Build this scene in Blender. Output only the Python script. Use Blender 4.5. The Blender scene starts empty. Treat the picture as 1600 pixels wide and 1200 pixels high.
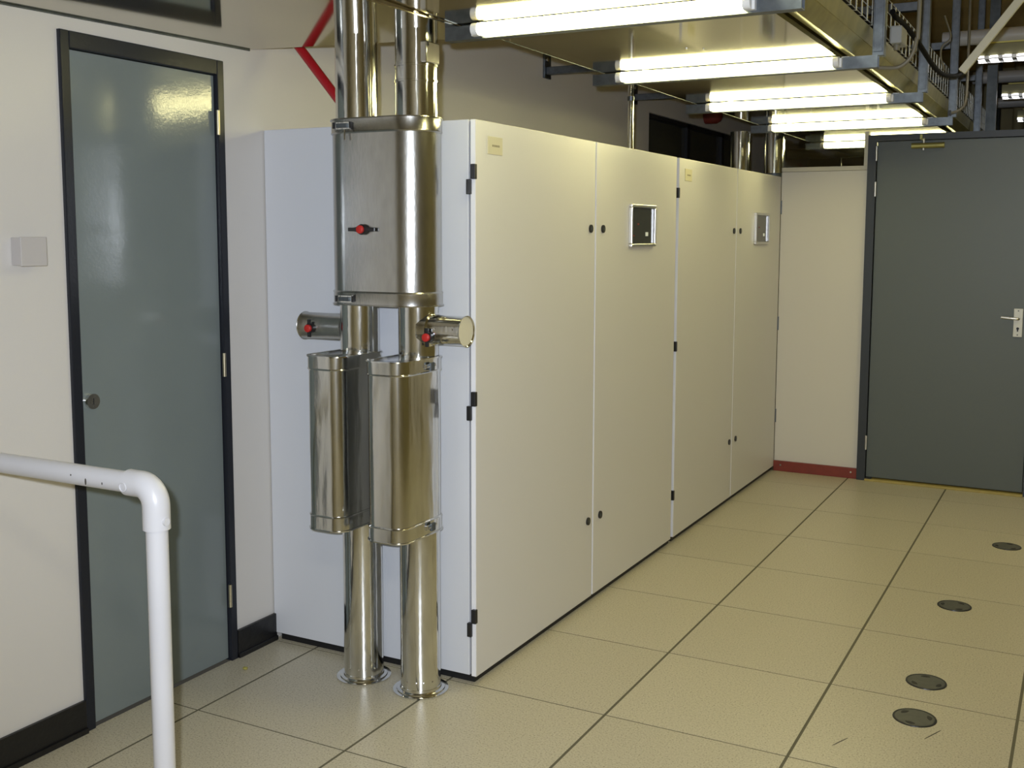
import bpy, bmesh, math, random
from mathutils import Vector, Matrix
random.seed(4)
S = bpy.context.scene
COL = S.collection
PI = math.pi

# ------------------------------------------------------------------ camera
CAM = Vector((1.344, -3.122, 1.565))
YAW, PIT, ROL, FPX, OX, OY = -.4835, -.1043, .0034, 1684.2, 22.1, -57.1
FW = Vector((math.sin(YAW)*math.cos(PIT), math.cos(YAW)*math.cos(PIT), math.sin(PIT)))
_r = Vector((math.cos(YAW), -math.sin(YAW), 0)); _u = _r.cross(FW)
R2 = _r*math.cos(ROL) + _u*math.sin(ROL); U2 = -_r*math.sin(ROL) + _u*math.cos(ROL)
cd = bpy.data.cameras.new('camera'); cam = bpy.data.objects.new('camera', cd); COL.objects.link(cam)
cd.sensor_fit = 'HORIZONTAL'; cd.sensor_width = 36; cd.lens = FPX/1600*36
cd.shift_x = -OX/1600; cd.shift_y = OY/1600; cd.clip_start = .02
M = Matrix((R2, U2, -FW)).transposed().to_4x4(); M.translation = CAM
cam.matrix_world = M
S.camera = cam

# ------------------------------------------------------------------ light, world, exposure
S.view_settings.view_transform = 'Standard'; S.view_settings.look = 'None'
S.view_settings.gamma = 1; S.view_settings.use_curve_mapping = False
S.view_settings.exposure = 0.0
w = bpy.data.worlds.new('world'); S.world = w; w.use_nodes = True
w.node_tree.nodes['Background'].inputs[0].default_value = (.75, .72, .62, 1)
w.node_tree.nodes['Background'].inputs[1].default_value = .05
# the camera's flash, just up and to the left of the lens
fl = bpy.data.lights.new('camera_flash', 'SPOT'); fl.energy = 345; fl.color = (.80, .87, 1.0)
fl.spot_size = math.radians(95); fl.spot_blend = .9; fl.shadow_soft_size = .018
fo = bpy.data.objects.new('camera_flash', fl); COL.objects.link(fo)
Mf = Matrix((R2, U2, -FW)).transposed().to_4x4(); Mf.translation = CAM - R2*.05 + U2*.06 - FW*.03
fo.matrix_world = Mf
# unseen fill lamps, added in place of other room lighting
def area(name, loc, sx, sy, e, col):
    l = bpy.data.lights.new(name, 'AREA'); l.shape = 'RECTANGLE'; l.size = sx; l.size_y = sy; l.energy = e; l.color = col
    o = bpy.data.objects.new(name, l); COL.objects.link(o); o.location = loc
    return o
area('fill_near', (1.6, -3.4, 2.9), 1.6, .3, 32, (1, .93, .66))
area('fill_side', (1.9, 2.2, 2.75), .3, 3.0, 18, (1, .92, .48))
TUBE_E = 34
TUBE_COL = (1.0, .93, .45)

# ------------------------------------------------------------------ materials
MATS = {}
def mat(name, col, rough=.5, metal=0., bump=0., bscale=200., noise=0., nscale=5., spec=.5, coat=0., emit=None, es=0.,
        trans=0., bump2=0., b2scale=3., stretch=None):
    m = bpy.data.materials.new(name); m.use_nodes = True; nt = m.node_tree; N = nt.nodes; L = nt.links
    b = N['Principled BSDF']
    b.inputs['Base Color'].default_value = (*col, 1); b.inputs['Roughness'].default_value = rough
    b.inputs['Metallic'].default_value = metal; b.inputs['Specular IOR Level'].default_value = spec
    b.inputs['Coat Weight'].default_value = coat
    b.inputs['Transmission Weight'].default_value = trans
    if emit:
        b.inputs['Emission Color'].default_value = (*emit, 1); b.inputs['Emission Strength'].default_value = es
    tc = N.new('ShaderNodeNewGeometry'); src = tc.outputs['Position']
    if stretch:
        mp = N.new('ShaderNodeMapping'); mp.inputs['Scale'].default_value = stretch; L.new(src, mp.inputs[0]); src = mp.outputs[0]
    if noise:
        n = N.new('ShaderNodeTexNoise'); n.inputs['Scale'].default_value = nscale; n.inputs['Detail'].default_value = 5
        L.new(src, n.inputs['Vector'])
        r = N.new('ShaderNodeMapRange'); r.inputs[1].default_value = .3; r.inputs[2].default_value = .7
        r.inputs[3].default_value = 1-noise; r.inputs[4].default_value = 1+noise
        L.new(n.outputs['Fac'], r.inputs[0])
        mx = N.new('ShaderNodeMix'); mx.data_type = 'RGBA'; mx.blend_type = 'MULTIPLY'; mx.inputs[0].default_value = 1
        mx.inputs[6].default_value = (*col, 1)
        cb = N.new('ShaderNodeCombineColor')
        for k in range(3): L.new(r.outputs[0], cb.inputs[k])
        L.new(cb.outputs[0], mx.inputs[7]); L.new(mx.outputs[2], b.inputs['Base Color'])
    prev = None
    for st, sc in ((bump, bscale), (bump2, b2scale)):
        if st:
            n = N.new('ShaderNodeTexNoise'); n.inputs['Scale'].default_value = sc; n.inputs['Detail'].default_value = 2
            L.new(src, n.inputs['Vector'])
            bp = N.new('ShaderNodeBump'); bp.inputs['Strength'].default_value = st
            bp.inputs['Distance'].default_value = min(.01, .6/sc)
            L.new(n.outputs['Fac'], bp.inputs['Height'])
            if prev: L.new(prev, bp.inputs['Normal'])
            prev = bp.outputs[0]
    if prev: L.new(prev, b.inputs['Normal'])
    MATS[name] = m
    return m

mat('wall_paint', (.66, .63, .585), .38, bump=.12, bscale=260, noise=.02, nscale=1.2)
mat('partition', (.70, .66, .58), .45, bump=.06, bscale=300)
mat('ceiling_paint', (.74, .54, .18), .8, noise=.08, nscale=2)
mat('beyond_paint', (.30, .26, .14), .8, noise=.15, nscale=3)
mat('cab_paint', (.70, .68, .655), .42, bump=.12, bscale=420)
mat('cab_side_flashlit', (.66, .675, .71), .42, bump=.10, bscale=420)  # white side panel, with the flash's bluish cast put into the colour
mat('cab_edge', (.86, .86, .88), .4)
mat('black', (.012, .012, .013), .35)
mat('black_soft', (.008, .008, .009), .55)
mat('black_base', (.007, .007, .008), .38, bump=.2, bscale=40)
mat('door_grey', (.185, .215, .21), .13, bump=.035, bscale=110, bump2=.06, b2scale=9, noise=.03, nscale=3)
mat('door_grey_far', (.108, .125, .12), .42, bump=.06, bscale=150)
mat('frame_dark', (.015, .017, .023), .32, bump=.06, bscale=90, spec=.3)
mat('frame_far', (.03, .036, .045), .4)
mat('galv_pipe', (.70, .70, .68), .12, 1., noise=.10, nscale=30, bump=.05, bscale=60, bump2=.12, b2scale=6, stretch=(1, 1, .25))
mat('galv_box', (.50, .495, .475), .25, 1., noise=.07, nscale=45, bump=.06, bscale=120, bump2=.10, b2scale=4, stretch=(1, 1, .35))
mat('galv_sil', (.66, .66, .64), .165, 1., noise=.10, nscale=22, bump=.04, bscale=90, bump2=.5, b2scale=11, stretch=(1, 1, .22))
mat('galv_strut', (.165, .185, .205), .42, 1., noise=.15, nscale=40)
mat('galv_dark', (.11, .125, .135), .5, .7, noise=.2, nscale=20)
mat('sheet', (.46, .425, .335), .075, 1., noise=.05, nscale=2.5, bump2=.035, b2scale=1.3)
mat('beam', (.36, .33, .12), .42, .75, noise=.15, nscale=14)
mat('mesh_wire', (.42, .42, .36), .4, .9)
mat('chrome', (.75, .74, .72), .15, 1.)
mat('alu', (.70, .69, .66), .32, 1.)
mat('brass', (.62, .56, .40), .3, 1.)
mat('glass_dark', (.05, .05, .042), .12, spec=.6)
mat('red_knob', (.50, .02, .015), .45)
mat('red_paint', (.40, .012, .018), .35)
mat('red_base', (.22, .035, .022), .45, noise=.1, nscale=15)
mat('pvc', (.60, .595, .61), .28, noise=.02, nscale=8)
mat('cream', (.66, .62, .48), .5)
mat('label_cream', (.64, .59, .40), .5)
mat('ink', (.30, .26, .16), .6)
mat('ink_dark', (.07, .06, .05), .7)
mat('switch', (.52, .49, .47), .45)
mat('threshold', (.42, .33, .10), .4)
mat('joint', (.12, .108, .07), .8)
mat('cable_black', (.004, .004, .004), .7, spec=.1)
mat('cable_grey', (.17, .155, .11), .45)
mat('trunk', (.56, .54, .42), .5)
mat('duct_white', (.46, .46, .46), .4)
mat('lamp_body', (.16, .15, .07), .5)
mat('lamp_lit_yellow', (.62, .58, .16), .5)
mat('white_plastic', (.30, .31, .30), .5)
mat('cap', (.75, .75, .74), .4)
mat('handle_white', (.72, .72, .70), .3)
mat('grommet', (.085, .085, .07), .45, noise=.15, nscale=40)
mat('scrap', (.38, .34, .08), .8)
mat('tube_glow', (1, 1, 1), .5, emit=TUBE_COL, es=TUBE_E)
mat('louvre_glow', (1, 1, 1), .5, emit=(.95, .95, 1.0), es=7)
mat('led_red', (.12, .02, .01), .4, emit=(1, .1, .03), es=.04)
mat('display', (.5, .5, .4), .4, emit=(.8, .85, .7), es=.3)
# clear glass
g = bpy.data.materials.new('clear_glass'); g.use_nodes = True
b = g.node_tree.nodes['Principled BSDF']; b.inputs['Transmission Weight'].default_value = 1; b.inputs['Roughness'].default_value = .0
b.inputs['IOR'].default_value = 1.45; b.inputs['Base Color'].default_value = (.9, .92, .9, 1); MATS['clear_glass'] = g
# speckled floor tile
def tile_mat():
    m = bpy.data.materials.new('floor_tile'); m.use_nodes = True; nt = m.node_tree; N = nt.nodes; L = nt.links
    b = N['Principled BSDF']; geo = N.new('ShaderNodeNewGeometry'); oi = N.new('ShaderNodeObjectInfo')
    n = N.new('ShaderNodeTexNoise'); n.inputs['Scale'].default_value = 165; n.inputs['Detail'].default_value = 3
    n2 = N.new('ShaderNodeTexNoise'); n2.inputs['Scale'].default_value = 330; n2.inputs['Detail'].default_value = 2
    for k in (n, n2): L.new(geo.outputs['Position'], k.inputs['Vector'])
    r = N.new('ShaderNodeValToRGB'); e = r.color_ramp.elements
    e[0].position = .31; e[0].color = (.30, .26, .17, 1); e[1].position = .44; e[1].color = (.52, .47, .345, 1)
    x = e.new(.60); x.color = (.55, .50, .37, 1); x = e.new(.70); x.color = (.62, .575, .45, 1)
    L.new(n.outputs['Fac'], r.inputs[0])
    r2 = N.new('ShaderNodeValToRGB'); e = r2.color_ramp.elements
    e[0].position = .30; e[0].color = (.55, .52, .5, 1); e[1].position = .40; e[1].color = (1, 1, 1, 1)
    L.new(n2.outputs['Fac'], r2.inputs[0])
    mx = N.new('ShaderNodeMix'); mx.data_type = 'RGBA'; mx.blend_type = 'MULTIPLY'; mx.inputs[0].default_value = 1
    L.new(r.outputs[0], mx.inputs[6]); L.new(r2.outputs[0], mx.inputs[7])
    mr = N.new('ShaderNodeMapRange'); mr.inputs[3].default_value = .97; mr.inputs[4].default_value = 1.02
    L.new(oi.outputs['Random'], mr.inputs[0])
    cb = N.new('ShaderNodeCombineColor')
    for k in range(3): L.new(mr.outputs[0], cb.inputs[k])
    m2 = N.new('ShaderNodeMix'); m2.data_type = 'RGBA'; m2.blend_type = 'MULTIPLY'; m2.inputs[0].default_value = 1
    L.new(mx.outputs[2], m2.inputs[6]); L.new(cb.outputs[0], m2.inputs[7]); L.new(m2.outputs[2], b.inputs['Base Color'])
    b.inputs['Roughness'].default_value = .33
    MATS['floor_tile'] = m
tile_mat()

# ------------------------------------------------------------------ helpers
def wl(o):
    v = Vector((0, 0, 0))
    while o: v += o.location; o = o.parent
    return v
def obj(name, bm, m, parent=None, smooth=False, bevel=0., origin=None, segs=2):
    """link the bmesh (in world coordinates) as one mesh object"""
    me = bpy.data.meshes.new(name)
    off = wl(parent) if parent else Vector((0, 0, 0))
    loc = Vector(origin) - off if origin else Vector((0, 0, 0))
    bmesh.ops.translate(bm, verts=bm.verts, vec=-(off+loc))
    bmesh.ops.recalc_face_normals(bm, faces=bm.faces)
    bm.to_mesh(me); bm.free(); me.materials.append(MATS[m])
    o = bpy.data.objects.new(name, me); COL.objects.link(o); o.location = loc
    if parent: o.parent = parent
    if smooth:
        for p in me.polygons: p.use_smooth = True
        me.set_sharp_from_angle(angle=math.radians(38))
    if bevel:
        md = o.modifiers.new('bevel', 'BEVEL'); md.width = bevel; md.segments = segs; md.limit_method = 'ANGLE'
        md.harden_normals = False
    return o
def tag(o, label, cat, group=None):
    o['label'] = label; o['category'] = cat
    if group: o['group'] = group
    return o
def thing(name, loc, label, cat, group=None):
    o = bpy.data.objects.new(name, None); COL.objects.link(o); o.location = loc; o.empty_display_size = .1
    return tag(o, label, cat, group)
def struct(o):
    o['kind'] = 'structure'; return o
def box(x0, x1, y0, y1, z0, z1, bm=None):
    bm = bm or bmesh.new()
    v = [bm.verts.new((x, y, z)) for x in (x0, x1) for y in (y0, y1) for z in (z0, z1)]
    for f in ((0, 1, 3, 2), (4, 6, 7, 5), (0, 4, 5, 1), (2, 3, 7, 6), (0, 2, 6, 4), (1, 5, 7, 3)):
        bm.faces.new([v[i] for i in f])
    return bm
def tube(pts, r, seg=16, bm=None, cap=True, radii=None):
    bm = bm or bmesh.new(); pts = [Vector(p) for p in pts]; n = len(pts); rings = []
    t0 = (pts[1]-pts[0]).normalized(); up = Vector((0, 0, 1)) if abs(t0.z) < .9 else Vector((1, 0, 0))
    a = t0.cross(up).normalized()
    for i, p in enumerate(pts):
        t = ((pts[min(i+1, n-1)]-pts[i]).normalized() + (pts[i]-pts[max(i-1, 0)]).normalized()).normalized()
        a = (a - t*a.dot(t)).normalized(); bb = t.cross(a)
        rr = radii[i] if radii else r
        rings.append([bm.verts.new(p + (a*math.cos(2*PI*k/seg) + bb*math.sin(2*PI*k/seg))*rr) for k in range(seg)])
    for i in range(n-1):
        for k in range(seg):
            bm.faces.new((rings[i][k], rings[i][(k+1) % seg], rings[i+1][(k+1) % seg], rings[i+1][k]))
    if cap:
        bm.faces.new(rings[0][::-1]); bm.faces.new(rings[-1])
    return bm
def smoothpath(pts, n=6):
    P = [Vector(p) for p in pts]; P = [P[0]*2-P[1]] + P + [P[-1]*2-P[-2]]; out = []
    for i in range(1, len(P)-2):
        for k in range(n):
            t = k/n; a, b_, c, d = P[i-1], P[i], P[i+1], P[i+2]
            out.append(.5*((2*b_)+(c-a)*t+(2*a-5*b_+4*c-d)*t*t+(3*b_-a-3*c+d)*t**3))
    out.append(P[-2]); return out
def rrect(cx, cy, wx, wy, r, off=0., k=10):
    """rounded rectangle outline; off grows it outwards"""
    wx += 2*off; wy += 2*off; r += off; r = min(r, wx/2, wy/2); pts = []
    for qx, qy, a0 in ((1, 1, 0), (-1, 1, 90), (-1, -1, 180), (1, -1, 270)):
        for i in range(k+1):
            a = math.radians(a0 + 90*i/k)
            pts.append((cx+qx*(wx/2-r)+r*math.cos(a), cy+qy*(wy/2-r)+r*math.sin(a)))
    return pts
def loft(fn, prof, bm=None, cap=True, close=False):
    """prof: list of (z, off)"""
    bm = bm or bmesh.new(); rings = []
    for z, off in prof: rings.append([bm.verts.new((x, y, z)) for x, y in fn(off)])
    n = len(rings[0]); m = len(rings)
    for i in range(m if close else m-1):
        A, B_ = rings[i], rings[(i+1) % m]
        for k in range(n): bm.faces.new((A[k], A[(k+1) % n], B_[(k+1) % n], B_[k]))
    if cap and not close: bm.faces.new(rings[0][::-1]); bm.faces.new(rings[-1])
    return bm
def circ(cx, cy, r, k=48):
    return lambda off: [(cx+(r+off)*math.cos(2*PI*i/k), cy+(r+off)*math.sin(2*PI*i/k)) for i in range(k)]
def copy_tree(o, parent=None):
    c = o.copy(); COL.objects.link(c)
    if parent: c.parent = parent
    for ch in list(o.children): copy_tree(ch, c)
    return c

# ------------------------------------------------------------------ the setting
W = -1.40; B = 3.95; H = 2.226
FX1, FY0, FY1 = 3.0, -5.0, 8.6
floor = struct(obj('floor', box(W, FX1, FY0, FY1, -.12, -.0009), 'joint'))
xs = [W]+[round(-1.2+.6*i, 3) for i in range(8)]
ys = [FY0]+[round(-4.8+.6*i, 3) for i in range(16)]
tcache = {}
for i in range(len(xs)-1):
    for j in range(len(ys)-1):
        x0 = xs[i] + (.0048 if i else .001); x1 = xs[i+1]-.0048
        y0 = ys[j] + (.0030 if j else .001); y1 = ys[j+1]-.0030
        y1 = min(y1, B-.002)
        if y0 > B-.01: continue
        key = (round(x1-x0, 4), round(y1-y0, 4))
        if key not in tcache:
            o = obj('tile', box(x0, x1, y0, y1, -.0009, 0), 'floor_tile', floor, origin=(x0, y0, 0))
            tcache[key] = o
        else:
            o = tcache[key].copy(); COL.objects.link(o); o.location = (x0, y0, 0)

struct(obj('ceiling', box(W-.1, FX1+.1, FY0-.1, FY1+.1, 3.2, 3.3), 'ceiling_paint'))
# left wall, with the opening for the door and for the high dark window past the cabinets
D0, D1, DZ = -.883, -.204, 2.165
bm = bmesh.new()
box(W-.1, W, FY0, D0, 0, 3.2, bm); box(W-.1, W, D0, D1, DZ, 3.2, bm); box(W-.1, W, D1, 3.9, 0, 3.2, bm)
box(W-.1, W, 3.9, 6.4, 0, 1.5, bm); box(W-.1, W, 3.9, 6.4, 2.40, 3.2, bm); box(W-.1, W, 6.4, FY1, 0, 3.2, bm)
struct(obj('wall_left', bm, 'wall_paint'))
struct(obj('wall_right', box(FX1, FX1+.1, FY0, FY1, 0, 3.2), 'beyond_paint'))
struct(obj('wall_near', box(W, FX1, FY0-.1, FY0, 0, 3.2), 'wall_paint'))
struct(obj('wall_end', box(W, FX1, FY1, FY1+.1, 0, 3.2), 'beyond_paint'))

# back partition: pale panel, glazed strip, door
PX0, PX1 = -.488, .056
back = struct(obj('wall_back', box(PX0, PX1, B, B+.06, .068, 1.975), 'partition'))
struct(obj('trim_1', box(PX0, PX1, B-.006, B+.06, 1.977, 2.004), 'cream', bevel=.001))
struct(obj('trim_2', box(.030, .054, B-.008, B+.06, 2.004, 2.215), 'cream', bevel=.001))
struct(obj('wall_side', box(1.075, FX1, B, B+.08, 0, 2.19), 'partition'))
wn = struct(obj('window_1', box(PX0, .030, B+.015, B+.021, 2.004, 2.215), 'clear_glass'))
bb = struct(obj('baseboard_back', box(PX0, PX1-.002, B-.018, B-.001, 0, .068), 'red_base', bevel=.002))
for x in (-.440, .018):
    obj('screw', tube([(x, B-.021, .042), (x, B-.016, .042)], .006, 10), 'chrome', bb)
# back door
door = struct(obj('door_2', box(.112, 1.03, B-.012, B+.03, .022, 2.148), 'door_grey_far', bevel=.002))
bm = bmesh.new(); box(PX1, .108, B-.03, B+.06, 0, 2.19, bm); box(.108, 1.034, B-.03, B+.06, 2.151, 2.19, bm); box(1.034, 1.075, B-.03, B+.06, 0, 2.19, bm)
obj('door_frame', bm, 'frame_far', door)
obj('threshold', box(.108, 1.034, B-.045, B+.05, 0, .014), 'threshold', door, bevel=.002)
for z in (2.075, 1.855, .248):
    obj('hinge', tube([(.110, B-.036, z-.045), (.110, B-.036, z+.045)], .007, 10), 'alu', door, smooth=True)
obj('floor_pivot', box(.112, .150, B-.034, B-.012, .004, .022), 'black', door)
hp = obj('handle_plate', box(.935, .985, B-.022, B-.013, .965, 1.135), 'handle_white', door, bevel=.003)
obj('lever', tube(smoothpath([(.962, B-.020, 1.075), (.962, B-.055, 1.075), (.945, B-.062, 1.077), (.868, B-.062, 1.083)], 5), .0085, 12), 'alu', hp, smooth=True)
obj('keyhole', tube([(.960, B-.0235, 1.016), (.960, B-.021, 1.016)], .008, 12, bm=box(.956, .964, B-.0235, B-.021, .998, 1.016)), 'black', hp)
for z in (1.122, .978):
    obj('screw', tube([(.960, B-.0235, z), (.960, B-.021, z)], .004, 8), 'galv_dark', hp)
# door closer
clo = thing('door_closer', (.41, B-.03, 2.11), 'slim grey door closer bar across the top of the far grey door', 'door closer')
obj('closer_body', tube([(.318, B-.050, 2.113), (.508, B-.050, 2.113)], .017, 14, bm=box(.322, .504, B-.05, B-.013, 2.098, 2.128)), 'beam', clo, smooth=True)
obj('pivot', tube([(.388, B-.05, 2.085), (.388, B-.05, 2.150)], .007, 10), 'alu', clo, smooth=True)
obj('closer_arm', box(.372, .394, B-.056, B-.044, 2.146, 2.156, bm=box(.366, .380, B-.056, B-.031, 2.150, 2.180)), 'beam', clo)

# left door
door = struct(obj('door_1', box(W-.045, W-.004, D0+.036, D1-.034, .010, 2.112), 'door_grey', bevel=.002))
bm = bmesh.new()
box(W-.09, W+.012, D0, D0+.034, 0, DZ, bm); box(W-.09, W+.012, D1-.032, D1, 0, DZ, bm); box(W-.09, W+.012, D0+.034, D1-.032, 2.114, DZ, bm)
obj('door_frame', bm, 'frame_dark', door, bevel=.003)
for z in (1.950, 1.099, .249):
    obj('hinge', tube([(W+.014, D1-.036, z-.042), (W+.014, D1-.036, z+.042)], .0065, 10), 'brass', door, smooth=True)
ky = obj('lock_cylinder', tube([(W-.004, -.809, 1.044), (W+.010, -.809, 1.044)], .024, 24), 'chrome', door, smooth=True)
obj('key_slot', box(W+.0095, W+.0105, -.8105, -.8075, 1.034, 1.054), 'black', ky)
# black baseboards
struct(obj('baseboard_left', box(W+.001, W+.014, FY0, D0-.001, 0, .105, bm=box(W+.001, W+.022, FY0, D0-.001, 0, .018)), 'black_base', bevel=.002))
struct(obj('baseboard_corner', box(W+.001, W+.014, D1+.001, .010, 0, .105, bm=box(W+.001, W+.02, D1+.001, .010, 0, .018)), 'black_base', bevel=.002))
# dark high window in the left wall
win = struct(obj('window_2', box(W-.05, W-.044, 3.9, 6.4, 1.5, 2.40), 'glass_dark'))
bm = bmesh.new(); box(W-.06, W-.02, 3.90, 3.93, 1.5, 2.4, bm); box(W-.06, W-.02, 4.75, 4.81, 1.5, 2.4, bm); box(W-.06, W-.02, 3.93, 6.4, 2.37, 2.4, bm); box(W-.06, W-.02, 5.6, 5.66, 1.5, 2.4, bm)
obj('window_frame', bm, 'black_soft', win)

# ------------------------------------------------------------------ boiler cabinets
def cabinet(y0, label):
    L_ = 1.972; X0 = W+.004; XF = -.518
    t = thing('equipment_cabinet', (-.95, y0+L_/2, 0), label, 'cabinet', 'white equipment cabinets in a row')
    obj('plinth', box(X0+.02, -.508, y0+.018, y0+L_-.004, 0, .030), 'black_soft', t)
    obj('side_panel', box(X0, XF, y0, y0+.02, .030, 1.945), 'cab_side_flashlit', t, bevel=.002)
    obj('body', box(X0, XF-.012, y0+.021, y0+L_-.002, .031, 1.943), 'cab_paint', t)
    obj('gap_shade', box(XF-.012, XF+.001, y0+.012, y0+L_-.006, .034, 1.940), 'black_soft', t)  # black sheet added behind the doors as the shade in their gaps
    doors = []
    for a, b_ in ((y0-.001, y0+.975), (y0+.986, y0+L_-.022)):
        d = obj('door', box(-.510, -.490, a, b_, .028, 1.945), 'cab_paint', t, bevel=.0025)
        obj('edge_strip', box(-.5085, -.4915, a-.0008, a+.0008, .031, 1.942), 'cab_edge', d)
        doors.append(d)
    for z in (1.748, .984, .222):                       # staggered black hinges, near side
        h = obj('hinge', box(-.5035, -.4865, y0-.012, y0+.004, z, z+.050), 'black', doors[0], bevel=.002)
        obj('hinge', box(-.5215, -.5045, y0-.012, y0+.002, z-.050, z), 'black', doors[0], bevel=.002)
    if y0 > 1:
        for z in (1.748, .987, .370):
            obj('hinge', box(-.497, -.482, y0+L_-.018, y0+L_-.006, z-.045, z+.045), 'galv_strut', doors[1], bevel=.002)
    for d, y in ((doors[0], y0+.928), (doors[1], y0+1.053)):
        for z in (1.590, .364):
            k = obj('lock', tube([(-.490, y, z), (-.484, y, z)], .0165, 24, radii=[.0165, .0165]), 'black', d, smooth=True)
            obj('lock_slot', tube([(-.4845, y, z), (-.4830, y, z)], .007, 12), 'galv_dark', k)
    # little control window
    a, b_ = y0+1.340, y0+1.640; za, zb = 1.512, 1.702; q = .014
    bm = bmesh.new()
    box(-.491, -.474, a, b_, zb-q, zb, bm); box(-.491, -.474, a, b_, za, za+q, bm)
    box(-.491, -.474, a, a+q, za+q, zb-q, bm); box(-.491, -.474, b_-q, b_, za+q, zb-q, bm)
    f = obj('window_frame', bm, 'alu', doors[1], bevel=.003)
    pn = obj('pane', box(-.4895, -.4855, a+q, b_-q, za+q, zb-q), 'glass_dark', doors[1])
    obj('display', box(-.4854, -.4845, a+.190, a+.222, za+.048, za+.066), 'display', doors[1])
    obj('indicator', box(-.4854, -.4845, a+.034, a+.058, za+.047, za+.053), 'led_red', doors[1])
    obj('indicator', box(-.4854, -.4845, a+.090, a+.110, za+.098, za+.106), 'led_red', doors[1])
    # nameplate with a small line of print
    pl = obj('nameplate', box(-.4905, -.4875, y0+.078, y0+.180, 1.836, 1.896), 'label_cream', doors[0], bevel=.0008)
    for k, (u, l) in enumerate(((.030, .009), (.043, .007), (.053, .010), (.066, .006), (.075, .005))):
        obj('print', box(-.4874, -.4868, y0+.078+u, y0+.078+u+l, 1.862, 1.869), 'ink', doors[0])
    return t
cabinet(.006, 'near white equipment cabinet behind the steel ventilation pipes, bluish side panel showing')
cabinet(1.994, 'far white equipment cabinet, between its near twin and the pale back wall')

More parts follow.
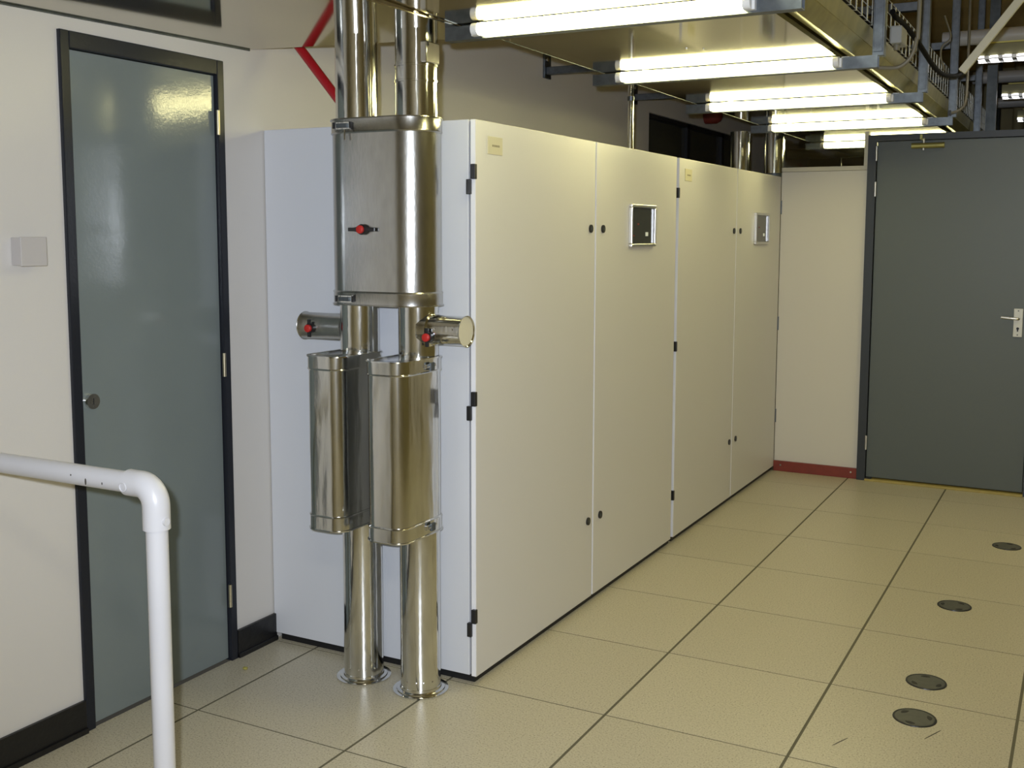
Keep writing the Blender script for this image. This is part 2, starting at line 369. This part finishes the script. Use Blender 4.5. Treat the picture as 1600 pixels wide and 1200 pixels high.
# ------------------------------------------------------------------ steel ventilation ducts
def ducts(ox, oy, label, full=True):
    AX, BX, PY = -.886+ox, -.645+ox, -.110+oy
    t = thing('ventilation_duct', (-.765+ox, PY, 0 if full else 1.95), label, 'ventilation duct')
    if full:
        for x in (AX, BX):
            obj('floor_flange', loft(circ(x, PY, .0), [(.001, .094), (.005, .096), (.006, .084), (.010, .083), (.012, .072), (.020, .0705)]), 'galv_pipe', t, smooth=True)
            obj('lower_pipe', loft(circ(x, PY, .069, 64), [(.012, 0), (.70, 0)]), 'galv_pipe', t, smooth=True)
            obj('middle_pipe', loft(circ(x, PY, .067, 64), [(1.10, 0), (1.345, 0)]), 'galv_pipe', t, smooth=True)
        for x in (AX, BX):
            for a in (-70, -48, -100, -20):
                p = Vector((x+.0695*math.cos(math.radians(a)), PY+.0695*math.sin(math.radians(a)), .045))
                d = Vector((math.cos(math.radians(a)), math.sin(math.radians(a)), 0))
                obj('rivet', tube([p-d*.001, p+d*.0025], .003, 8), 'chrome', t)
        # silencers
        for x, y, z0, z1 in ((-.893+ox, -.185+oy, .578, 1.163), (-.645+ox, -.193+oy, .572, 1.160)):
            fn = lambda off, x=x, y=y: rrect(x, y, .150, .262, .046, off)
            s = obj('silencer', loft(fn, [(z0, -.002), (z0+.001, 0), (z0+.15, 0), (z0+.3, .0008), (z0+.45, 0), (z1-.001, 0), (z1, -.002)]), 'galv_sil', t, smooth=True)
            for a, b_, s_ in ((z0-.002, z0+.050, 1), (z1+.002, z1-.046, -1)):
                obj('rim', loft(fn, [(a, .0065), (a+.004*s_, .0075), (a+.0045*s_, .003), (b_-.006*s_, .003), (b_-.003*s_, .0055), (b_, .003), (b_, -.004), (a, -.004)], close=True), 'galv_sil', s, smooth=True)
        # latches on the near silencer and a seam on the far one
        for z in (1.135, .598):
            y = -.165+oy; x = -.566+ox
            c = obj('clamp', box(x-.004, x+.006, y-.028, y+.030, z-.006, z+.008), 'galv_pipe', t, bevel=.0015)
            obj('latch', box(x+.004, x+.014, y-.012, y+.012, z-.013, z+.013), 'galv_dark', c, bevel=.002)
            obj('bolt', tube([(x+.009, y-.022, z), (x+.009, y+.024, z)], .003, 8), 'chrome', c)
        # big oval mixing box
        cx, cy, wx, wy, r = -.766+ox, -.112+oy, .392, .200, .098
        fn = lambda off: rrect(cx, cy, wx, wy, r, off, 16)
        s = obj('mixing_box', loft(fn, [(1.336, -.002), (1.337, 0), (1.60, 0), (1.936, 0), (1.937, -.002)]), 'galv_box', t, smooth=True)
        for a, b_, s_ in ((1.328, 1.376, 1), (1.944, 1.894, -1)):
            obj('rim', loft(fn, [(a, .0065), (a+.004*s_, .0075), (a+.0045*s_, .003), (b_-.008*s_, .003), (b_-.004*s_, .0055), (b_, .002), (b_, -.004), (a, -.004)], close=True), 'galv_box', s, smooth=True)
        yf = cy-wy/2
        for z in (1.922, 1.352):
            c = obj('clamp', box(-.895+ox, -.835+ox, yf-.008, yf-.002, z-.016, z+.010), 'galv_pipe', s, bevel=.0015)
            obj('latch', box(-.887+ox, -.843+ox, yf-.015, yf-.007, z-.010, z+.004), 'galv_dark', s, bevel=.002)
            for x in (-.899+ox, -.832+ox):
                obj('clamp_pin', box(x-.003, x+.003, yf-.012, yf-.003, z-.012, z+.008), 'black', s)
        obj('screw', tube([(-.852+ox, yf-.012, 1.905), (-.850+ox, yf-.016, 1.872)], .003, 8), 'chrome', s, smooth=True)
        # side stubs
        za = 1.243
        st = obj('side_stub', tube([(AX-.055, PY, za), (AX-.110, PY, za), (AX-.232, PY, za), (AX-.236, PY, za), (AX-.240, PY, za)], .047, 40, radii=[.047, .047, .047, .050, .047]), 'galv_box', t, smooth=True)
        zb = 1.250
        st2 = obj('side_stub', tube([(BX+.030, PY, zb), (BX+.062, PY, zb), (BX+.066, PY, zb), (BX+.088, PY, zb), (BX+.184, PY, zb), (BX+.187, PY, zb), (BX+.189, PY, zb)], .05, 40, radii=[.064, .060, .053, .049, .049, .0515, .0515], cap=False), 'galv_pipe', t, smooth=True)
        obj('end_cap', tube([(BX+.180, PY, zb), (BX+.184, PY, zb)], .048, 40), 'cream', st2, smooth=True)
        for dx in (.095, .160):
            obj('rivet', tube([(BX+dx, PY-.052, zb+.008), (BX+dx, PY-.048, zb+.008)], .0035, 8), 'chrome', st2)
        # damper handles: black lever, red knob
        def handle(x, y, z, vertical, ln):
            bm = bmesh.new(); n = 14; prof = []
            for i in range(n+1):
                u = -1+2*i/n; wd =   .0062+.0075*max(0, 1-abs(u)*2.0)
                prof.append((u*ln/2, wd))
            top = []; bot = []
            for u, wd in prof:
                for lst, s_ in ((top, 1), (bot, -1)):
                    P = (s_*wd, u) if vertical else (u, s_*wd)
                    lst.append((bm.verts.new((x+P[0], y-.016, z+P[1])), bm.verts.new((x+P[0], y-.008, z+P[1]))))
            for i in range(n):
                a, b2, c2, d2 = top[i], top[i+1], bot[i+1], bot[i]
                bm.faces.new((a[0], b2[0], c2[0], d2[0])); bm.faces.new((a[1], d2[1], c2[1], b2[1]))
                bm.faces.new((a[0], a[1], b2[1], b2[0])); bm.faces.new((d2[0], c2[0], c2[1], d2[1]))
            bm.faces.new((top[0][0], bot[0][0], bot[0][1], top[0][1])); bm.faces.new((top[-1][0], top[-1][1], bot[-1][1], bot[-1][0]))
            tube([(x, y+.002, z), (x, y-.014, z)], .0175, 20, bm=bm)
            h = obj('damper_handle', bm, 'black', t, bevel=.0015)
            obj('knob', tube([(x, y-.015, z), (x, y-.024, z), (x, y-.026, z)], .0132, 24, radii=[.0132, .0132, .0105]), 'red_knob', h, smooth=True)
        handle(-.790+ox, yf, 1.580, False, .104)
        handle(AX-.172, PY-.047, za-.004, True, .062)
        handle(BX+.074, PY-.049, zb-.020, True, .062)
        # upper pipes
        obj('upper_pipe', loft(circ(AX, PY, .071, 64), [(1.937, 0), (H+.05, 0)]), 'galv_pipe', t, smooth=True)
        u = obj('upper_pipe', loft(circ(BX, PY, .070, 64), [(1.937, 0), (H+.05, 0)]), 'galv_pipe', t, smooth=True)
        for z in (2.058, 2.108):
            obj('joint_ring', loft(circ(BX, PY, .070), [(z-.004, 0), (z-.003, .003), (z+.003, .003), (z+.004, 0), (z+.004, -.002), (z-.004, -.002)], close=True), 'galv_pipe', u, smooth=True)
        obj('offset_collar', box(BX+.020, BX+.0715, PY-.050, PY+.03, 2.112, 2.180), 'galv_pipe', u, bevel=.004)
    else:
        for x in (AX, BX):
            u = obj('upper_pipe', loft(circ(x, PY, .07, 48), [(0.0, 0), (H+.05, 0)]), 'galv_pipe', t, smooth=True)
            obj('collar', loft(circ(x, PY, .07), [(1.96, 0), (1.962, .006), (1.985, .006), (1.987, 0)], cap=False), 'galv_dark', u)
    return t
ducts(0, 0, 'twin shiny steel duct with oval box and red-knobbed dampers, in front of the near cabinet')
ducts(.02, 4.38, 'pair of plain shiny steel pipes rising behind the far cabinet under the last tubes', False)

# ------------------------------------------------------------------ mirror-like sheet panel under the ceiling
sh = thing('ceiling_panel', (0, 0, H), 'large mirror-like metal sheet panel hung over the corridor and the left door', 'ceiling panel')
bm = bmesh.new()          # the left sheet sags a little towards the front, its back edge runs slightly askew
zf = H-.021*4.6
lo = [(W+.002, -4.7, zf), (-.484, -4.7, zf), (-.484, .11, H), (W+.002, -.06, H)]
va = [bm.verts.new(p) for p in lo]; vb = [bm.verts.new((p[0], p[1], p[2]+.004)) for p in lo]
bm.faces.new(va[::-1]); bm.faces.new(vb)
for i in range(4): j = (i+1) % 4; bm.faces.new((va[i], va[j], vb[j], vb[i]))
obj('sheet', bm, 'sheet', sh)
for a, b_ in ((-4.7, -2.4), (-2.398, -.05), (-.048, 2.6), (2.602, 6.2)):
    obj('sheet', box(-.481, .462, a, b_, H, H+.03), 'sheet', sh)
obj('edge_lip', box(-.484, -.4815, .115, 6.2, H-.001, H+.034), 'galv_dark', sh)
for x, y in ((.02, .62), (.07, .66)):
    obj('rivet', tube([(x, y, H-.003), (x, y, H)], .004, 8), 'chrome', sh)
# dark strip standing in for the shaded gap between wall and sheet
bm = bmesh.new(); ra = [bm.verts.new((x, -4.7, zf+z)) for x, z in ((W+.0005, -.005), (W+.006, -.005), (W+.006, -.0005), (W+.0005, -.0005))]
rb = [bm.verts.new((x, -.06, H+z)) for x, z in ((W+.0005, -.005), (W+.006, -.005), (W+.006, -.0005), (W+.0005, -.0005))]
for i in range(4): j = (i+1) % 4; bm.faces.new((ra[i], ra[j], rb[j], rb[i]))
bm.faces.new(ra[::-1]); bm.faces.new(rb)
struct(obj('gap_line', bm, 'galv_dark'))

# cable tray on the panel's right edge
tr = thing('cable_tray', (.54, 1.0, 2.2), 'olive metal cable tray with wire mesh side along the right of the ceiling panel', 'cable tray')
bm = bmesh.new(); prof = [(.470, 2.248), (.515, 2.229), (.522, 2.227), (.556, 2.274), (.552, 2.280), (.566, 2.335), (.556, 2.339), (.520, 2.287), (.470, 2.272)]
ra = [bm.verts.new((x, .12, z)) for x, z in prof]; rb = [bm.verts.new((x, 6.2, z)) for x, z in prof]
for i in range(len(prof)): j = (i+1) % len(prof); bm.faces.new((ra[i], ra[j], rb[j], rb[i]))
bm.faces.new(ra[::-1]); bm.faces.new(rb)
obj('side_rail', bm, 'beam', tr)
bm = bmesh.new(); prof2 = [(.470, 2.248), (.515, 2.229), (.522, 2.227), (.556, 2.274), (.552, 2.280), (.566, 2.335), (.556, 2.339), (.520, 2.287), (.470, 2.272)]
ra = [bm.verts.new((x, -4.5, z)) for x, z in prof2]; rb = [bm.verts.new((x, .10, z)) for x, z in prof2]
for i in range(len(prof)): j = (i+1) % len(prof); bm.faces.new((ra[i], ra[j], rb[j], rb[i]))
bm.faces.new(ra[::-1]); bm.faces.new(rb)
obj('side_rail', bm, 'beam', tr)
bm = bmesh.new()
for x in (.570, -.45):
    for z in (2.345, 2.395, 2.445, 2.495): tube([(x, -1, z), (x, 6.0, z)], .0022, 5, bm=bm)
y = -1
while y < 6.0:
    for x in (.570, -.45): tube([(x, y, 2.34), (x, y, 2.497)], .0030, 5, bm=bm)
    tube([(-.45, y, 2.342), (.57, y, 2.342)], .0022, 5, bm=bm)
    y += .10
o = obj('wire_mesh', bm, 'mesh_wire', tr); o['kind'] = 'stuff'
for k, (x, r) in enumerate(((.53, .014), (.485, .011), (.435, .016), (.385, .012), (.335, .014), (.27, .02))):
    pts = [(x+random.uniform(-.006, .006), yy, 2.347+r+random.uniform(0, .012)) for yy in [-1+.7*i for i in range(11)]]
    tag(obj('cable', tube(smoothpath(pts, 3), r, 8), ('cable_black', 'cable_grey', 'galv_dark')[k % 3], smooth=True),
        'cable lying in the overhead wire mesh tray', 'cable', 'cables lying in the overhead tray')

# ------------------------------------------------------------------ fluorescent tubes
TUBES = [(-.140, 'nearest and longest-looking lit fluorescent tube, next to the shiny pipes'),
         (1.010, 'second lit fluorescent tube from the front, under the metal panel'),
         (2.160, 'third lit fluorescent tube from the front, under the metal panel'),
         (3.330, 'fourth lit fluorescent tube, last one before the back wall'),
         (4.720, 'lit fluorescent tube seen through the small glazed strip in the back wall')]
def fixture():
    y = 0; t = thing('fluorescent_light', (0, 0, H-.05), '', 'ceiling light', 'bare fluorescent tubes under the metal panel')
    bm = bmesh.new()
    box(-.530, .606, .022, .062, 2.178, 2.181, bm); box(-.530, .606, .022, .026, 2.181, 2.222, bm); box(-.530, .606, .058, .062, 2.181, 2.222, bm)
    obj('channel', bm, 'galv_strut', t)
    obj('tube', tube([(-.392, 0, 2.2025), (.452, 0, 2.2025)], .0185, 20), 'tube_glow', t, smooth=True)
    for x, s_ in ((-.392, -1), (.452, 1)):
        obj('end_cap', tube([(x, 0, 2.2025), (x+s_*.022, 0, 2.2025)], .019, 20), 'cap', t, smooth=True)
        obj('lamp_holder', box(min(x, x+s_*.03), max(x, x+s_*.03), .004, .022, 2.184, 2.216), 'cap', t)
    for x in (-.30, .49):
        obj('clip', box(x-.014, x+.014, .030, .054, 2.222, 2.2255), 'alu', t)
    return t
f0 = fixture()
for i, (y, lab) in enumerate(TUBES):
    f = f0 if i == 0 else copy_tree(f0)
    f.location = (0, y, H-.05); f['label'] = lab

# hanger posts and cross struts of the suspension
HY = [-.045, 1.10, 2.25, 3.42, 4.81]
for i, y in enumerate(HY):
    o = obj('hanger_post', box(.578, .620, y-.021, y+.021, 2.226, 3.198, bm=box(.583, .615, y-.024, y-.0212, 2.24, 3.198)), 'galv_strut', bevel=.002)
    tag(o, ['grey galvanized post at the right end of the nearest tube',
            'grey galvanized post rising from the right end of the second tube',
            'grey galvanized post rising from the right end of the third tube',
            'grey galvanized post rising from the right end of the fourth tube',
            'grey galvanized post beyond the back wall, behind the other posts'][i], 'post', 'posts carrying the ceiling panel')
    tag(obj('cross_strut', box(-.55, .577, y-.02, y+.02, 2.60, 2.64), 'galv_strut', bevel=.002),
        ['cross strut above the nearest tube', 'cross strut above the second tube, behind the mesh tray',
         'horizontal grey strut joined to the third post above the tray', 'horizontal grey strut joined to the fourth post above the tray',
         'horizontal grey strut joined to the farthest post'][i], 'strut', 'cross struts above the tray')
# darker back struts on the far side of the open ceiling space
for i, (x, y, lab) in enumerate(((.70, 4.6, 'dark steel post right of the hanger posts above the far door'),)):
    tag(obj('steel_post', box(x-.03, x+.03, y-.03, y+.03, 2.2, 3.198), 'galv_dark'), lab, 'post')
# brackets from the left wall
for y, lab in ((2.33, 'grey wall bracket reaching toward the second tube above the near cabinet'), (3.62, 'grey wall bracket above the dark window, left of the third tube')):
    b_ = thing('wall_bracket', (W, y, 2.48), lab, 'bracket', 'brackets on the left wall')
    obj('wall_plate', box(W, W+.012, y-.04, y+.04, 2.425, 2.56), 'galv_strut', b_, bevel=.002)
    obj('arm', box(W+.012, .3, y-.02, y+.02, 2.445, 2.486), 'galv_strut', b_, bevel=.002)
    obj('bolt', tube([(W+.012, y-.02, 2.525), (W+.024, y-.02, 2.525)], .012, 8), 'chrome', b_)
cn = thing('steel_conduit', (-.60, 1.62, 1.95), 'thin upright steel conduit rising behind the near cabinet under the second tube', 'pipe')
obj('conduit', tube([(-.60, 1.62, 1.945), (-.60, 1.62, 2.60)], .0135, 18), 'galv_pipe', cn, smooth=True)
obj('coupling', tube([(-.60, 1.62, 2.185), (-.60, 1.62, 2.205)], .0165, 18), 'galv_strut', cn, smooth=True)

# red bar behind the ducts
tag(obj('red_bar', tube([(-1.330, .10, 2.285), (-1.065, .10, 1.985), (-1.045, .10, 1.968), (-1.02, .11, 1.962), (-.80, .13, 1.962)], .017, 12), 'red_paint', smooth=True),
    'slanting red bar running from the metal panel down to the cabinet top', 'pipe')
tag(obj('alarm_dome', tube([(W+.002, 5.1, 2.49), (W+.09, 5.1, 2.49), (W+.12, 5.1, 2.49), (W+.135, 5.1, 2.49)], .06, 24, radii=[.062, .062, .045, .02]), 'red_base', smooth=True),
    'round red fitting on the wall above the dark window', 'alarm')

# cables and conduits
tag(obj('bent_conduit', tube(smoothpath([(.600, 1.075, 2.182), (.661, 1.10, 2.181), (.695, 1.10, 2.197), (.718, 1.10, 2.228), (.730, 1.10, 2.281), (.735, 1.10, 2.371), (.735, 1.10, 3.198)], 5), .0075, 10), 'cable_grey', smooth=True),
    'thin grey conduit curving up from the right end of the second tube', 'conduit')
c = tag(obj('bent_conduit', tube(smoothpath([(.590, 3.3, 2.236), (.619, 3.3, 2.240), (.651, 3.3, 2.255), (.675, 3.3, 2.292), (.681, 3.3, 2.394), (.68, 3.3, 2.632), (.677, 3.3, 3.198)], 5), .0075, 10), 'cable_grey', smooth=True),
    'thin grey conduit curving up from the right end of the fourth tube', 'conduit')
obj('clip', box(.590, .608, 3.285, 3.299, 2.222, 2.252), 'black', c)
tag(obj('black_cable', tube(smoothpath([(.632, 1.16, 2.396), (.633, 1.22, 2.387), (.636, 1.35, 2.389), (.645, 1.5, 2.379), (.664, 1.7, 2.342), (.672, 2.0, 2.312), (.674, 2.3, 2.314), (.69, 2.6, 2.342), (.706, 2.8, 2.382), (.72, 3.1, 2.47)], 5), .0105, 10), 'cable_black', smooth=True),
    'thick black cable sagging in front of the hanger posts', 'cable')
tag(obj('thin_cable', tube(smoothpath([(.66, 2.42, 2.60), (.69, 2.42, 2.50), (.655, 2.42, 2.46), (.650, 2.42, 2.41), (.668, 2.42, 2.345)], 5), .004, 8), 'cable_grey', smooth=True),
    'thin pale cable loop between the posts above the thick black cable', 'cable')
jb = thing('junction_box', (.645, 1.2, 2.28), 'small pale junction box beside the cable tray near the black cable', 'junction box')
obj('case', box(.625, .668, 1.16, 1.28, 2.28, 2.345), 'white_plastic', jb, bevel=.006)
obj('cable_gland', tube([(.645, 1.2, 2.28), (.645, 1.2, 2.26)], .012, 12), 'cable_grey', jb, smooth=True)
# loose plastic trunking
dv = (Vector((1.075, 1.6, 2.535))-Vector((.835, 1.6, 2.221)))
P0 = Vector((.835, 1.6, 2.221)); d = dv.normalized(); s = Vector((d.z, 0, -d.x))
bm = bmesh.new(); vs = []
for L_ in (0, 1.20):
    for a, b_ in ((-.0155, -.012), (.0155, -.012), (.0155, .012), (-.0155, .012)):
        vs.append(bm.verts.new(P0+d*L_+s*a+Vector((0, 1, 0))*b_))
for f in ((0, 1, 2, 3), (7, 6, 5, 4), (0, 4, 5, 1), (1, 5, 6, 2), (2, 6, 7, 3), (3, 7, 4, 0)): bm.faces.new([vs[i] for i in f])
tag(obj('plastic_trunking', bm, 'trunk', bevel=.002), 'pale plastic trunking strip slanting down from the upper right corner', 'trunking')

# louvred ceiling lights and big ducts at the far right
for i, (y, lab, dl) in enumerate(((3.15, 'largest louvred lamp, nearest in the upper right corner', 'fat grey pipe above the nearest louvred lamp'),
                              (4.87, 'middle louvred lamp seen above the far door', 'grey pipe above the middle louvred lamp'),
                              (6.50, 'smallest louvred lamp, farthest above the far door', 'grey pipe above the farthest louvred lamp'))):
    x0 = .735; t = thing('louvred_lamp', (x0+.6, y, 2.5), lab, 'ceiling light', 'louvred ceiling lamps past the posts')
    obj('housing', box(x0, x0+1.2, y+.012, y+.13, 2.512, 2.575), 'lamp_body', t, bevel=.003)
    obj('lit_top', box(x0+.04, x0+1.2, y+.02, y+.12, 2.576, 2.584), 'lamp_lit_yellow', t)  # yellow strip: light on the top edge put into the colour
    fr = obj('louvre_frame', box(x0, x0+1.2, y-.002, y+.002, 2.493, 2.500, bm=box(x0, x0+1.2, y+.122, y+.126, 2.490, 2.512)), 'alu', t)
    for k in range(18):
        xx = x0+.004+k*.066
        obj('lamp_cell', box(xx, xx+.034, y, y+.12, 2.5, 2.511), 'louvre_glow', t)
        obj('blade', box(xx+.036, xx+.060, y, y+.12, 2.494, 2.511), 'alu', t)
    yd = y+.45
    p = obj('overhead_pipe', tube([(.51, yd, 2.685), (2.9, yd, 2.685)], .042, 24), 'duct_white', smooth=True)
    tag(p, dl, 'pipe', 'overhead pipes at the far right')
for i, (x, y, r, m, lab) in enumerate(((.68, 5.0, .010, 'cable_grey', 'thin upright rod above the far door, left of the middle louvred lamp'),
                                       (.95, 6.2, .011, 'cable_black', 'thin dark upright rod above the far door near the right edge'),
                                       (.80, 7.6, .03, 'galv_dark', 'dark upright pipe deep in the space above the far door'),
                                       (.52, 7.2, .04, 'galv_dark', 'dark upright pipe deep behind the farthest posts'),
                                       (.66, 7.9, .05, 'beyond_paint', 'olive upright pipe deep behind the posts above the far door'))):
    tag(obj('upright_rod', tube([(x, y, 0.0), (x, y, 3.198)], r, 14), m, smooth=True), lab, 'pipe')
# shelves of ductwork seen through the glazed strip
for z, r in ((2.36, .05), (2.12, .03)):
    tag(obj('far_pipe', tube([(-1.38, 7.6, z), (.4, 7.6, z)], r, 14), 'beyond_paint', smooth=True), ('thick dim brown pipe, upper one far behind the glazed strip' if z > 2.2 else 'thin dim brown pipe, lower one far behind the glazed strip'), 'pipe')

# ------------------------------------------------------------------ small things
sw = thing('wall_switch', (W, -1.015, 1.51), 'square white surface-mounted box on the wall left of the grey door', 'switch box')
obj('back_box', box(W+.001, W+.040, -1.068, -.985, 1.472, 1.552), 'switch', sw, bevel=.002)
obj('cover', box(W+.040, W+.046, -1.070, -.983, 1.470, 1.554), 'switch', sw, bevel=.002)

# white plastic handrail in the foreground
ph = thing('handrail', (-.497, -1.405, 0), 'white plastic pipe handrail with elbow, in the foreground in front of the grey door', 'handrail')
RX, RY, RZ = -.497, -1.405, 1.000
obj('post', tube([(RX, RY, 0), (RX, RY, RZ-.05)], .0245, 32), 'pvc', ph, smooth=True)
obj('floor_socket', loft(circ(RX, RY, 0), [(0, .055), (.006, .055), (.008, .032), (.05, .031)]), 'pvc', ph, smooth=True)
rl = obj('rail', tube([(RX-.05, RY, RZ), (W+.002, RY, RZ)], .0245, 32), 'pvc', ph, smooth=True)
arc = [(RX-.082, RY, RZ), (RX-.055, RY, RZ)] + [(RX-.045+.045*math.sin(a), RY, RZ-.045+.045*math.cos(a)) for a in [PI/2*i/8 for i in range(9)]] + [(RX, RY, RZ-.06), (RX, RY, RZ-.098)]
el = obj('elbow', tube(arc, .0305, 32), 'pvc', ph, smooth=True)
tube([(RX+.028, RY-.002, RZ-.075), (RX+.034, RY-.002, RZ-.075)], .009, 12)
obj('moulding_mark', tube([(RX+.026, RY-.002, RZ-.078), (RX+.0345, RY-.002, RZ-.078)], .009, 14), 'pvc', el, smooth=True)
ring = [(RX-.070+.010*math.cos(2*PI*i/16), RY-.0305, RZ+.010*math.sin(2*PI*i/16)-.004) for i in range(17)]
obj('moulding_mark', tube(ring, .0016, 6), 'pvc', el, smooth=True)
def mark(parent, p, a, b_, rot=0., m='ink_dark', name='scuff_mark'):
    bm = bmesh.new(); ax, az = Vector(a), Vector(b_); P = Vector(p); n = ax.cross(az).normalized()*.0004
    ring = [P+ax*math.cos(2*PI*i/10)+az*math.sin(2*PI*i/10) for i in range(10)]
    lo = [bm.verts.new(q-n) for q in ring]; hi = [bm.verts.new(q+n) for q in ring]
    bm.faces.new(lo[::-1]); bm.faces.new(hi)
    for i in range(10): bm.faces.new((lo[i], lo[(i+1) % 10], hi[(i+1) % 10], hi[i]))
    obj(name, bm, m, parent)
for x, z, w_, h_ in ((-.694, .9935, .0025, .008), (-.743, 1.004, .0018, .0022), (-.640, .995, .0015, .003)):
    mark(rl, (x, RY-.0247, z), (w_, 0, 0), (0, 0, h_))
for p, l in (((.7215, .1725, .0004), .042), ((.970, .359, .0004), .05)):
    d_ = Vector((.033, .075, 0)).normalized()
    mark(floor, p, d_*l, Vector((d_.y, -d_.x, 0))*.0016)

# floor grommets
hg = []
for (x, y, a, lab) in ((.902, .456, 20, 'round dark floor cover nearest the camera'), (.896, .774, 100, 'round dark floor cover second from the front'),
                       (.893, 1.662, 60, 'round dark floor cover third from the front, middle one of the line'), (1.026, 2.733, 75, 'round dark floor cover farthest away, near the far door')):
    t = thing('floor_outlet', (x, y, 0), lab, 'floor outlet', 'round covers in the floor')
    obj('ring', loft(circ(x, y, 0, 40), [(.0002, .069), (.003, .068), (.003, .062), (.0002, .062)], close=True), 'black', t)
    ld = obj('lid', loft(circ(x, y, 0, 40), [(.0002, .062), (.0026, .062)]), 'grommet', t)
    for k in range(3):
        an = math.radians(a+120*k); bm = bmesh.new(); c0 = Vector((x, y, 0)); n = 6; V = []
        for i in range(n+1):
            th = an - .33 + .66*i/n; wd = .008*math.sin(PI*(i+.4)/(n+.8))
            V.append([bm.verts.new(c0+Vector((math.cos(th)*rr, math.sin(th)*rr, zz))) for rr, zz in ((.047-wd, .0027), (.047+wd, .0027), (.047+wd, .0034), (.047-wd, .0034))])
        for i in range(n):
            for q in range(4): bm.faces.new((V[i][q], V[i][(q+1) % 4], V[i+1][(q+1) % 4], V[i+1][q]))
        bm.faces.new(V[0][::-1]); bm.faces.new(V[-1])
        obj('finger_notch', bm, 'black_soft', t)
bm = bmesh.new(); bmesh.ops.create_icosphere(bm, subdivisions=2, radius=.009)
for v in bm.verts: v.co *= random.uniform(.8, 1.2); v.co.z = max(v.co.z*.6, -.004); v.co += Vector((-1.294, -.272, .0045))
tag(obj('paper_scrap', bm, 'scrap'), 'tiny yellowish scrap on the floor in front of the grey door', 'debris')
